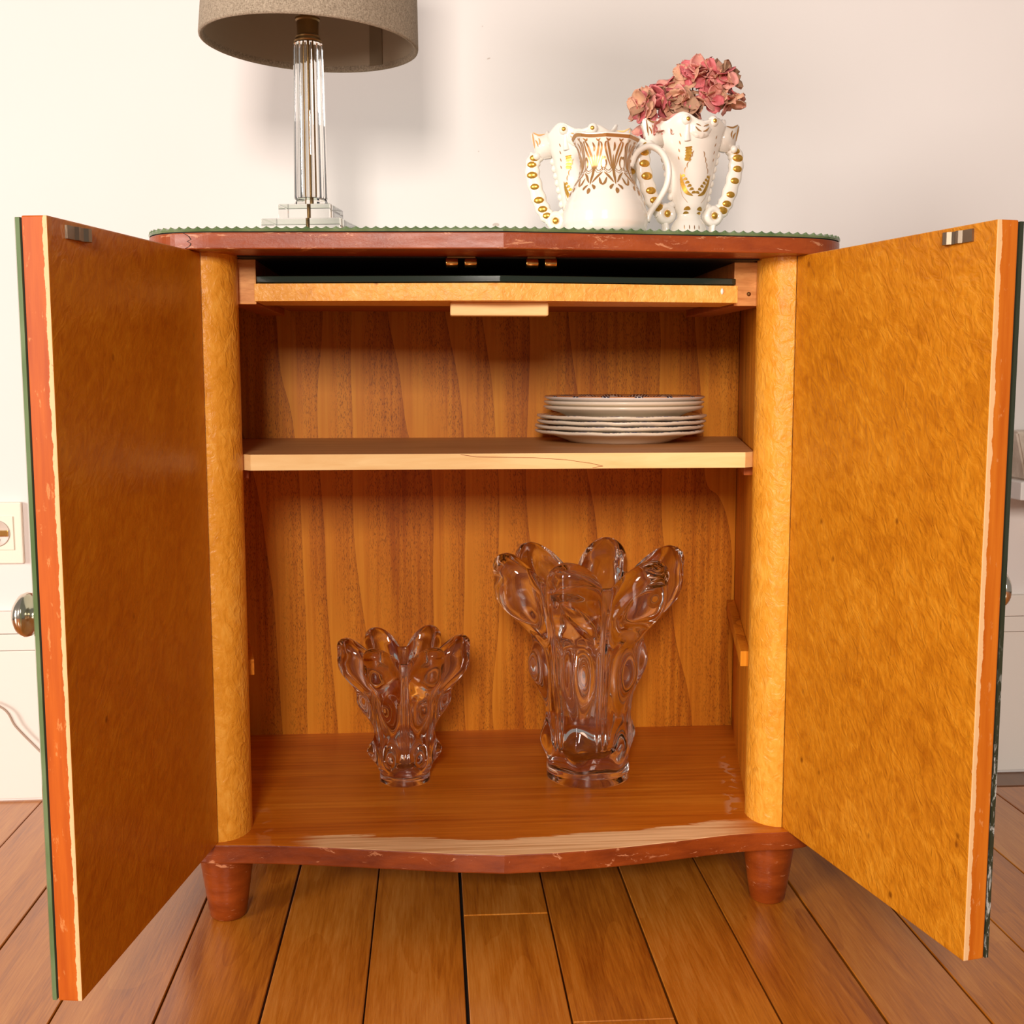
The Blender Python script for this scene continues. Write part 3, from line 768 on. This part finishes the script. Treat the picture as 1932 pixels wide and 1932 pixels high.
for ang in [A0-0.62+PI/4*k for k in range(-3, 6)]:
    for sg in (-1, 1):
        js([(sg*0.0015, 0.066), (sg*0.003, 0.078), (sg*0.0060, 0.090), (sg*0.0075, 0.0965)], leaf_w(0.0010), ang)
        js([(sg*0.0025, 0.068), (sg*0.0060, 0.077), (sg*0.0092, 0.087), (sg*0.0098, 0.093), (sg*0.0082, 0.0955)], leaf_w(0.0008), ang)
        js([(sg*0.0110, 0.0655), (sg*0.0085, 0.0735), (sg*0.0105, 0.0800), (sg*0.0118, 0.0775)], leaf_w(0.0007), ang)
        js([(sg*0.0110, 0.0640), (sg*0.0060, 0.0590), (sg*0.0015, 0.0520)], leaf_w(0.0009), ang)
        js([(sg*0.0020, 0.0500), (sg*0.0045, 0.0470), (sg*0.0050, 0.0440)], leaf_w(0.0010), ang)
        js([(sg*0.0080, 0.0580), (sg*0.0098, 0.0520), (sg*0.0120, 0.0490)], leaf_w(0.0009), ang)
        js([(sg*0.0045, 0.0985), (sg*0.0065, 0.0965), (sg*0.0090, 0.0985)], leaf_w(0.0006), ang)
    js([(-0.0115, 0.0690), (-0.0060, 0.0655), (0.0, 0.0700), (0.0060, 0.0655), (0.0115, 0.0690)], 0.00035, ang)
    js([(-0.0115, 0.0670), (-0.0060, 0.0630), (0.0, 0.0670), (0.0060, 0.0630), (0.0115, 0.0670)], 0.00025, ang)
    js([(0.0, 0.050), (0.0, 0.065), (0.0, 0.083)], leaf_w(0.0012), ang)
    js([(0.0, 0.046), (0.0004, 0.043), (0.0, 0.0395)], leaf_w(0.0013), ang)
    js([(0.0, 0.086), (0.001, 0.090), (0.0, 0.095)], leaf_w(0.0010), ang)
st.build('scrollwork', gold_brown, jug)

# two-handled vases
vprof = [(0.0, 0.0215), (0.003, 0.0225), (0.012, 0.0212), (0.0185, 0.0185), (0.0215, 0.0150), (0.0265, 0.0140), (0.0310, 0.0175), (0.0365, 0.0205), (0.050, 0.0235), (0.0715, 0.0280), (0.0915, 0.0325), (0.108, 0.0375), (0.121, 0.0410), (0.1290, 0.0425)]
def make_two_handled(label, loc, rot, sc_=1.0):
    t = thing('porcelain_vase', label, 'vase', loc, rot, 'porcelain on the cabinet top')
    def prt(z):
        return interp(vprof, z)
    def S(x, z, l):                               # x across in metres on the front face
        a = prt(max(0, min(0.129, z))); b = a*0.66; ph = max(-1.45, min(1.45, x/a))
        return ((a+l)*math.sin(ph)*sc_, -(b+l+0.0002)*math.cos(ph)*sc_, z*sc_)
    nz, na = 52, 72; rows_ = []
    for i in range(nz+1):
        z = 0.129*i/nz; a = prt(z); row = []
        for j in range(na):
            th = 2*PI*j/na; k = smooth01((z-0.112)/0.017)
            row.append((a*math.cos(th), a*0.66*math.sin(th), z+k*(0.0035*math.cos(6*th)+0.002*math.cos(3*th))))
        rows_.append(row)
    rows_.append([(x*0.93, y*0.90, z+0.0004) for x, y, z in rows_[-1]])
    for i in range(nz-2, nz//3, -4): rows_.append([(x*0.88, y*0.84, z) for x, y, z in rows_[i]])
    v = [(x*sc_, y*sc_, z*sc_) for row in rows_ for x, y, z in row]; f = []
    for i in range(len(rows_)-1):
        for j in range(na):
            k = (j+1) % na; f.append((i*na+j, i*na+k, (i+1)*na+k, (i+1)*na+j))
    f.append(tuple(range(na-1, -1, -1))); f.append(tuple(range((len(rows_)-1)*na, len(rows_)*na)))
    link('body', v, f, porcelain, t, True, local=True)
    V = lambda x, y, z: Vector((x*sc_, y*sc_, z*sc_))
    for s in (-1, 1):
        pth = spline([V(s*0.0530, 0, 0.103), V(s*0.0580, 0, 0.0935), V(s*0.0580, 0, 0.0800), V(s*0.0535, 0, 0.0620), V(s*0.0475, 0, 0.0450), V(s*0.0415, 0, 0.0345), V(s*0.0355, 0, 0.0290)], 8)
        h = sweep('handle', pth, lambda u: (0.0086+0.0007*math.cos(44*u))*sc_, lambda u: 0.0055*sc_, porcelain, t, seg=12, sq=0.7, local=True)
        for k in range(7):
            p = pth[int((0.07+0.135*k)*(len(pth)-1))]; rr = random.uniform(0.9, 1.12)
            vv, ff = ellip_vf((p.x, p.y-0.0046*sc_, p.z), 0.0062*sc_*rr, 0.0024*sc_, 0.0042*sc_*rr, 12, 7)
            link('gold_bead', vv, ff, gold, h, True, local=True)
        # scroll rosette at the foot of the handle
        vv, ff = lathe_vf([(0.0, -0.0060), (0.0105, -0.0060), (0.0118, -0.003), (0.0118, 0.003), (0.0098, 0.0062), (0.0062, 0.0068), (0.0050, 0.0052), (0.0, 0.0052)], 28)
        rs = link('rosette', [V(s*0.0295+a, -c, 0.0265+b) for a, b, c in vv], ff, porcelain, t, True, local=True)
        vv, ff = ellip_vf((0, 0, 0), 0.0040, 0.0026, 0.0040, 10, 6)
        link('gold_bead', [V(s*0.0295+a, b-0.0060, 0.0265+c) for a, b, c in vv], ff, gold, rs, True, local=True)
        # curled foot and web between the rosette and the plinth
        sweep('scroll_foot', spline([V(s*0.0300, 0, 0.0165), V(s*0.0290, 0, 0.0100), V(s*0.0300, 0, 0.0045), V(s*0.0270, 0, 0.0030), V(s*0.0190, 0, 0.0060)], 6), 0.0036*sc_, 0.006*sc_, porcelain, t, seg=10, local=True)
        sweep('scroll_arm', spline([V(s*0.0285, 0, 0.0285), V(s*0.0245, 0, 0.0350), V(s*0.0205, 0, 0.0375)], 5), 0.0042*sc_, 0.006*sc_, porcelain, t, seg=10, local=True)
        # flared ear at the shoulder
        ear = [(0.034, 0.100), (0.046, 0.098), (0.0545, 0.1035), (0.0560, 0.113), (0.0600, 0.1245), (0.0590, 0.1300), (0.0500, 0.1265), (0.0400, 0.1275), (0.0330, 0.126)]
        bm = bmesh.new(); vs = [bm.verts.new(V(s*x, -0.006, z)) for x, z in ear]; fc = bm.faces.new(vs)
        r = bmesh.ops.extrude_face_region(bm, geom=[fc]); bmesh.ops.translate(bm, verts=[q for q in r['geom'] if isinstance(q, bmesh.types.BMVert)], vec=(0, 0.012*sc_, 0))
        bmesh.ops.bevel(bm, geom=[e for e in bm.edges], offset=0.0016*sc_, segments=2, affect='EDGES')
        e_ = from_bm(bm, 'ear', porcelain, t, True, local=True)
        es = Strokes()
        for pts in ([(0.0575, 0.1275), (0.0560, 0.1190), (0.0545, 0.1100)], [(0.0500, 0.1220), (0.0485, 0.1180), (0.0490, 0.1140)], [(0.0540, 0.1200), (0.0515, 0.1160), (0.0505, 0.1120)], [(0.0420, 0.1262), (0.0500, 0.1252), (0.0570, 0.1285)]):
            es.add(ribbon(lambda x, z, l, s=s: (s*x*sc_, (-0.0062)*sc_-l, z*sc_), pts, leaf_w(0.0008)))
        es.build('gilding', gold_brown, e_)
        ellip('scroll_ball', V(s*0.0525, -0.003, 0.1015), 0.0050*sc_, 0.0065*sc_, 0.0050*sc_, porcelain, t, local=True)
        # lacy edge down the side of the body
        for k in range(7):
            z = 0.046+0.0082*k; a = prt(z)
            ellip('lace_lobe', V(s*(a+0.0006), 0, z), 0.0036*sc_, 0.0040*sc_, 0.0044*sc_, porcelain, t, local=True)
    # shell, bow and pendant on the front rim
    rows2 = []
    vv, ff = ellip_vf((0, 0, 0), 0.0135, 0.0060, 0.0105, 26, 14)
    vv = [(x*(1+0.05*math.cos(9*math.atan2(z, x))), y*(1+0.18*math.cos(9*math.atan2(z, x))), z) for x, y, z in vv]
    yy = -0.0235
    link('shell_relief', [V(x, y+yy, z+0.1170) for x, y, z in vv], ff, porcelain, t, True, local=True)
    rp_ = ellip('rim_pearl', V(-0.0165, -0.0235, 0.1265), 0.0062*sc_, 0.0050*sc_, 0.0062*sc_, porcelain, t, local=True)
    ellip('gold_bead', V(-0.0165, -0.0235, 0.1265)+Vector((0, -0.0048*sc_, 0)), 0.0024*sc_, 0.0014*sc_, 0.0024*sc_, gold, rp_, local=True)
    rp_ = ellip('rim_pearl', V(0.0165, -0.0230, 0.1265), 0.0062*sc_, 0.0050*sc_, 0.0062*sc_, porcelain, t, local=True)
    ellip('gold_bead', V(0.0165, -0.0230, 0.1265)+Vector((0, -0.0048*sc_, 0)), 0.0024*sc_, 0.0014*sc_, 0.0024*sc_, gold, rp_, local=True)
    sweep('pendant', spline([V(-0.0150, -0.0235, 0.1230), V(-0.0150, -0.0230, 0.1120), V(-0.0140, -0.0220, 0.1040)], 5), lambda u: (0.0022+0.0018*u)*sc_, 0.0025*sc_, porcelain, t, seg=10, local=True)
    g = Strokes()
    g.add(ribbon(S, [(-0.0125, 0.0980), (-0.0118, 0.0910), (-0.0125, 0.0830)], lambda q: 0.0042*(0.85+0.15*math.sin(30*q))))
    for s in (-1, 1):
        base = [(s*0.0200, 0.0700), (s*0.0165, 0.0590), (s*0.0110, 0.0500), (s*0.0030, 0.0460)]
        g.add(ribbon(S, base, leaf_w(0.0022)))
        for k in range(6):
            x, z = s*(0.0190-0.0028*k), 0.0660-0.0035*k
            g.add(ribbon(S, [(x, z), (x-s*0.0030, z+0.0015), (x-s*0.0052, z+0.0005)], leaf_w(0.0014), 4))
        g.add(ribbon(S, [(s*0.0040, 0.0315), (s*0.0080, 0.0325), (s*0.0120, 0.0310)], leaf_w(0.0020)))
        g.add(ribbon(S, [(s*0.0050, 0.0275), (s*0.0090, 0.0280), (s*0.0120, 0.0270)], leaf_w(0.0013)))
    g.build('gilding', gold, t)
    th_ = Strokes()
    for s in (-1, 1):
        for k in range(4):
            x, z = s*(0.0060+0.0025*k), 0.0940-0.0058*k
            th_.add(ribbon(S, [(x, z), (x+s*0.0015, z-0.003), (x+s*0.0012, z-0.0065)], leaf_w(0.0005), 4))
            th_.add(ribbon(S, [(s*0.0245, 0.112-0.008*k), (s*0.0225, 0.108-0.008*k)], leaf_w(0.0006), 4))
            th_.add(ribbon(S, [(-0.012+0.006*k, 0.014), (-0.012+0.006*k, 0.009)], leaf_w(0.0004), 4))
        th_.add(ribbon(S, [(s*0.0200, 0.064), (s*0.0165, 0.048), (s*0.0085, 0.0385)], 0.00018))
        th_.add(ribbon(lambda x, z, l, s=s: V(x, yy-0.0062-l, z), [(s*0.001, 0.1135), (s*0.005, 0.1150), (s*0.0085, 0.1185)], leaf_w(0.0007)))
        th_.add(ribbon(lambda x, z, l, s=s: V(x, yy-0.0062-l, z), [(s*0.0015, 0.1190), (s*0.005, 0.1205), (s*0.008, 0.1215)], leaf_w(0.0005)))
    th_.build('line_gilding', gold_brown, t)
    return t
make_two_handled('white two-handled porcelain vase with gilded beaded handles, half hidden behind the jug', (0.0965, 0.085, ZT), math.radians(-16))
make_two_handled('white two-handled porcelain vase with gold leaves holding the dried flower', (0.2130, 0.030, ZT), math.radians(14))

# ------------------------------------------------------------------ dried hydrangea
def fx(u): return 0.1474+(u-1193)*0.000611
def fz(v): return 0.8801-(v-110)*0.000574
flw = thing('dried_hydrangea', 'faded pink dried hydrangea head leaning out of the right vase', 'flower', (0.213, 0.030, 0.815))
def petal_mat(name, a, b):
    M = Mat(name)
    n = M.noise(60, 4, 0.6, 0.4); spk = M.ss(M.noise(330, 2, 0.5), 0.68, 0.73)
    col = M.ramp(n, [(0.35, a), (0.65, b)])
    col = M.mix(M.ma('MULTIPLY', spk, 0.6), col, (0.25, 0.03, 0.04, 1))
    return M.out(col, 0.7)
pmats = [petal_mat('petal_rose', (0.50, 0.075, 0.085, 1), (0.66, 0.20, 0.20, 1)), petal_mat('petal_pink', (0.62, 0.22, 0.19, 1), (0.72, 0.36, 0.27, 1)),
         petal_mat('petal_beige', (0.60, 0.36, 0.20, 1), (0.66, 0.28, 0.20, 1)), petal_mat('petal_dull', (0.34, 0.20, 0.11, 1), (0.46, 0.23, 0.14, 1))]
def petal_mesh(mat, curl, cup, seed):
    rn = random.Random(seed); n = 6; v, f = [], []
    for i in range(n+1):
        t = i/n; wdt = 0.0105*math.sin(PI*(0.10+0.80*t))**0.75*(1 if t < 0.75 else 1-0.5*(t-0.75)/0.25)
        for j in range(n+1):
            s = 2*j/n-1
            x = 0.0008+0.0205*t; y = s*wdt
            z = cup*(s*s)*0.004+curl*0.009*t*t+rn.uniform(-0.0006, 0.0006)
            v.append((x, y, z))
    for i in range(n):
        for j in range(n): f.append((i*(n+1)+j, i*(n+1)+j+1, (i+1)*(n+1)+j+1, (i+1)*(n+1)+j))
    m2 = len(v); nf = list(f)
    v += [(x, y, z-0.0003) for x, y, z in v]
    f = nf+[tuple(k+m2 for k in q[::-1]) for q in nf]
    edge = [i*(n+1) for i in range(n+1)]+[n*(n+1)+j for j in range(1, n+1)]+[i*(n+1)+n for i in range(n-1, -1, -1)]+[j for j in range(n-1, 0, -1)]
    for a, b in zip(edge, edge[1:]+edge[:1]): f.append((a, b, b+m2, a+m2))
    me = bpy.data.meshes.new('petal'); me.from_pydata(v, [], f); me.update(); me.materials.append(mat)
    me.polygons.foreach_set('use_smooth', [True]*len(me.polygons)); return me
meshes = [[petal_mesh(m, random.uniform(-0.5, 1.0), random.uniform(-1.2, 1.6), 100*i+k) for k in range(4)] for i, m in enumerate(pmats)]
blobs = [(1226, 196, 30, 7), (1262, 172, 32, 8), (1306, 142, 30, 8), (1350, 140, 30, 8), (1362, 168, 22, 5), (1285, 195, 34, 7), (1328, 178, 30, 6), (1240, 232, 26, 6), (1268, 225, 26, 4)]
ctr = Vector((fx(1300), 0.036, fz(190)))
base_w = Vector((0.213, 0.030, 0.815))
frn = random.Random(21)
for u, vv_, rad, cnt in blobs:
    bc = Vector((fx(u), 0.030, fz(vv_))); R0 = rad*0.00046
    for k in range(cnt):
        d = Vector((frn.gauss(0, 1), frn.gauss(0, 1)-0.75, frn.gauss(0, 1)+0.25)).normalized()
        d = (d+(bc-ctr).normalized()*0.5).normalized()
        p = bc+d*R0*frn.uniform(0.75, 1.05)
        qr = d.to_track_quat('Z', 'Y'); spin = frn.uniform(0, PI)
        low = (vv_ > 190 and u > 1270) or (u > 1350 and vv_ > 160)
        ci = frn.choices(range(4), [1, 2, 4, 4] if low else ([6, 3, 2, 0.5] if u > 1290 else [3, 4, 4, 0.7]))[0]
        for m in range(4):
            ck = ci if frn.random() < 0.7 else min(3, max(0, ci+frn.choice((-1, 1))))
            o = bpy.data.objects.new('petal', frn.choice(meshes[ck])); COL.objects.link(o); o.parent = flw
            q_ = qr @ Matrix.Rotation(spin+m*PI/2+frn.uniform(-0.2, 0.2), 3, 'Z').to_quaternion() @ Matrix.Rotation(frn.uniform(-0.75, 0.35), 3, 'Y').to_quaternion()
            o.rotation_euler = q_.to_euler(); o.location = p-base_w; s_c = frn.uniform(0.70, 0.98); o.scale = (s_c, s_c, s_c)
stem_m = plain('dry_stem', (0.14, 0.075, 0.04, 1), 0.8)
root = Vector((0.2115, 0.031, 0.735))
neck = Vector((0.2120, 0.031, 0.828))
sweep('main_stem', spline([root, (root+neck)/2, neck], 4), 0.0016, 0.0016, stem_m, flw, up_hint=(0, 1, 0.1), seg=8)
for u, vv_, rad, cnt in blobs:
    e = Vector((fx(u), 0.031, fz(vv_)))
    mid = (neck+e)/2+Vector((0, 0, 0.004))
    sweep('stem', spline([neck, mid, e], 4), 0.0007, 0.0007, stem_m, flw, up_hint=(0, 1, 0.1), seg=6)

# ------------------------------------------------------------------ wall fittings
OX, OZ = -0.7150, 0.3060
oy = wall_y(OX)
out_ = thing('wall_outlet', 'cream wall socket with round recess beside the left door', 'outlet', (OX, oy, OZ), WSL)
plate_m = plain('cream_plastic', (0.88, 0.83, 0.68, 1), 0.35)
from_bm(bm_box(-0.036, 0.036, -0.009, -0.0002, -0.045, 0.045, 0.002, 2), 'frame', plate_m, out_, local=True)
fr = from_bm(bm_box(-0.0245, 0.0245, -0.0108, -0.0090, -0.0248, 0.0248, 0.0006, 1), 'cover', plate_m, out_, local=True)
def facing(vf, y): return [(a, y-c, b) for a, b, c in vf[0]], vf[1]
vf = facing(lathe_vf([(0.0, 0.0), (0.0185, 0.0), (0.0195, 0.0010), (0.0185, 0.0014), (0.0172, 0.0004), (0.0, 0.0003)], 36), -0.0108)
link('recess', vf[0], vf[1], plain('socket_grey', (0.62, 0.52, 0.44, 1), 0.4), fr, True, local=True)
from_bm(bm_box(-0.0175, 0.0175, -0.0135, -0.0110, -0.0045, 0.0045, 0.0010, 2), 'earth_bar', brass, fr, local=True)
for z in (-0.0095, 0.0105):
    vf = facing(lathe_vf([(0.0, 0.0), (0.0030, 0.0), (0.0030, 0.0008), (0.0, 0.0009)], 16), -0.0112)
    link('pin_hole', [(a+0.002, b, c+z) for a, b, c in vf[0]], vf[1], plain('socket_hole', (0.08, 0.05, 0.035, 1), 0.6), fr, True, local=True)
cord_pts = [Vector(p) for p in ((-0.90, 0.40, 0.10), (-0.80, 0.415, 0.075), (-0.722, 0.418, 0.049), (-0.700, 0.418, 0.018), (-0.677, 0.418, -0.009), (-0.64, 0.412, -0.045), (-0.59, 0.405, -0.085), (-0.54, 0.40, -0.0975), (-0.47, 0.405, -0.0975))]
tag(sweep('power_cord', spline(cord_pts, 8), 0.0017, 0.0017, plain('cord_sleeve', (0.42, 0.30, 0.22, 1), 0.4), None, up_hint=(0, 1, 0), seg=8), 'thin beige-brown cord looping down the wall left of the cabinet', 'cord')
# stone-topped ledge beyond the right door
lx0, lx1 = 0.775, 1.45
lg = thing('wall_ledge', 'white painted wall ledge beyond the right door', 'ledge', ((lx0+lx1)/2, 0.44, 0.352))
white_paint = plain('white_paint', (0.80, 0.76, 0.72, 1), 0.45)
box('board', lx0, lx1, 0.330, 0.4505, 0.3520, 0.3790, white_paint, lg, 0.002)
box('bracket', 0.86, 0.90, 0.36, 0.4505, 0.29, 0.3520, white_paint, lg, 0.002)
box('bracket', 1.28, 1.32, 0.36, 0.4505, 0.29, 0.3520, white_paint, lg, 0.002)
Mst = Mat('beige_stone'); nst = Mst.noise(14, 6, 0.65, 0.8)
stone = Mst.out(Mst.ramp(nst, [(0.35, (0.40, 0.30, 0.22, 1)), (0.65, (0.66, 0.56, 0.46, 1))]), 0.4)
bm = bm_prism([(0.79, 0.345), (1.43, 0.345), (1.43, 0.448), (0.79, 0.448)], 0.3792, 0.4500)
for vtx in bm.verts:
    if vtx.co.z > 0.44 and vtx.co.y < 0.40: vtx.co.y += 0.035
bmesh.ops.bevel(bm, geom=list(bm.edges), offset=0.003, segments=2, affect='EDGES')
tag(from_bm(bm, 'stone_block', stone), 'beige stone block with sloped front on the white wall ledge', 'stone')
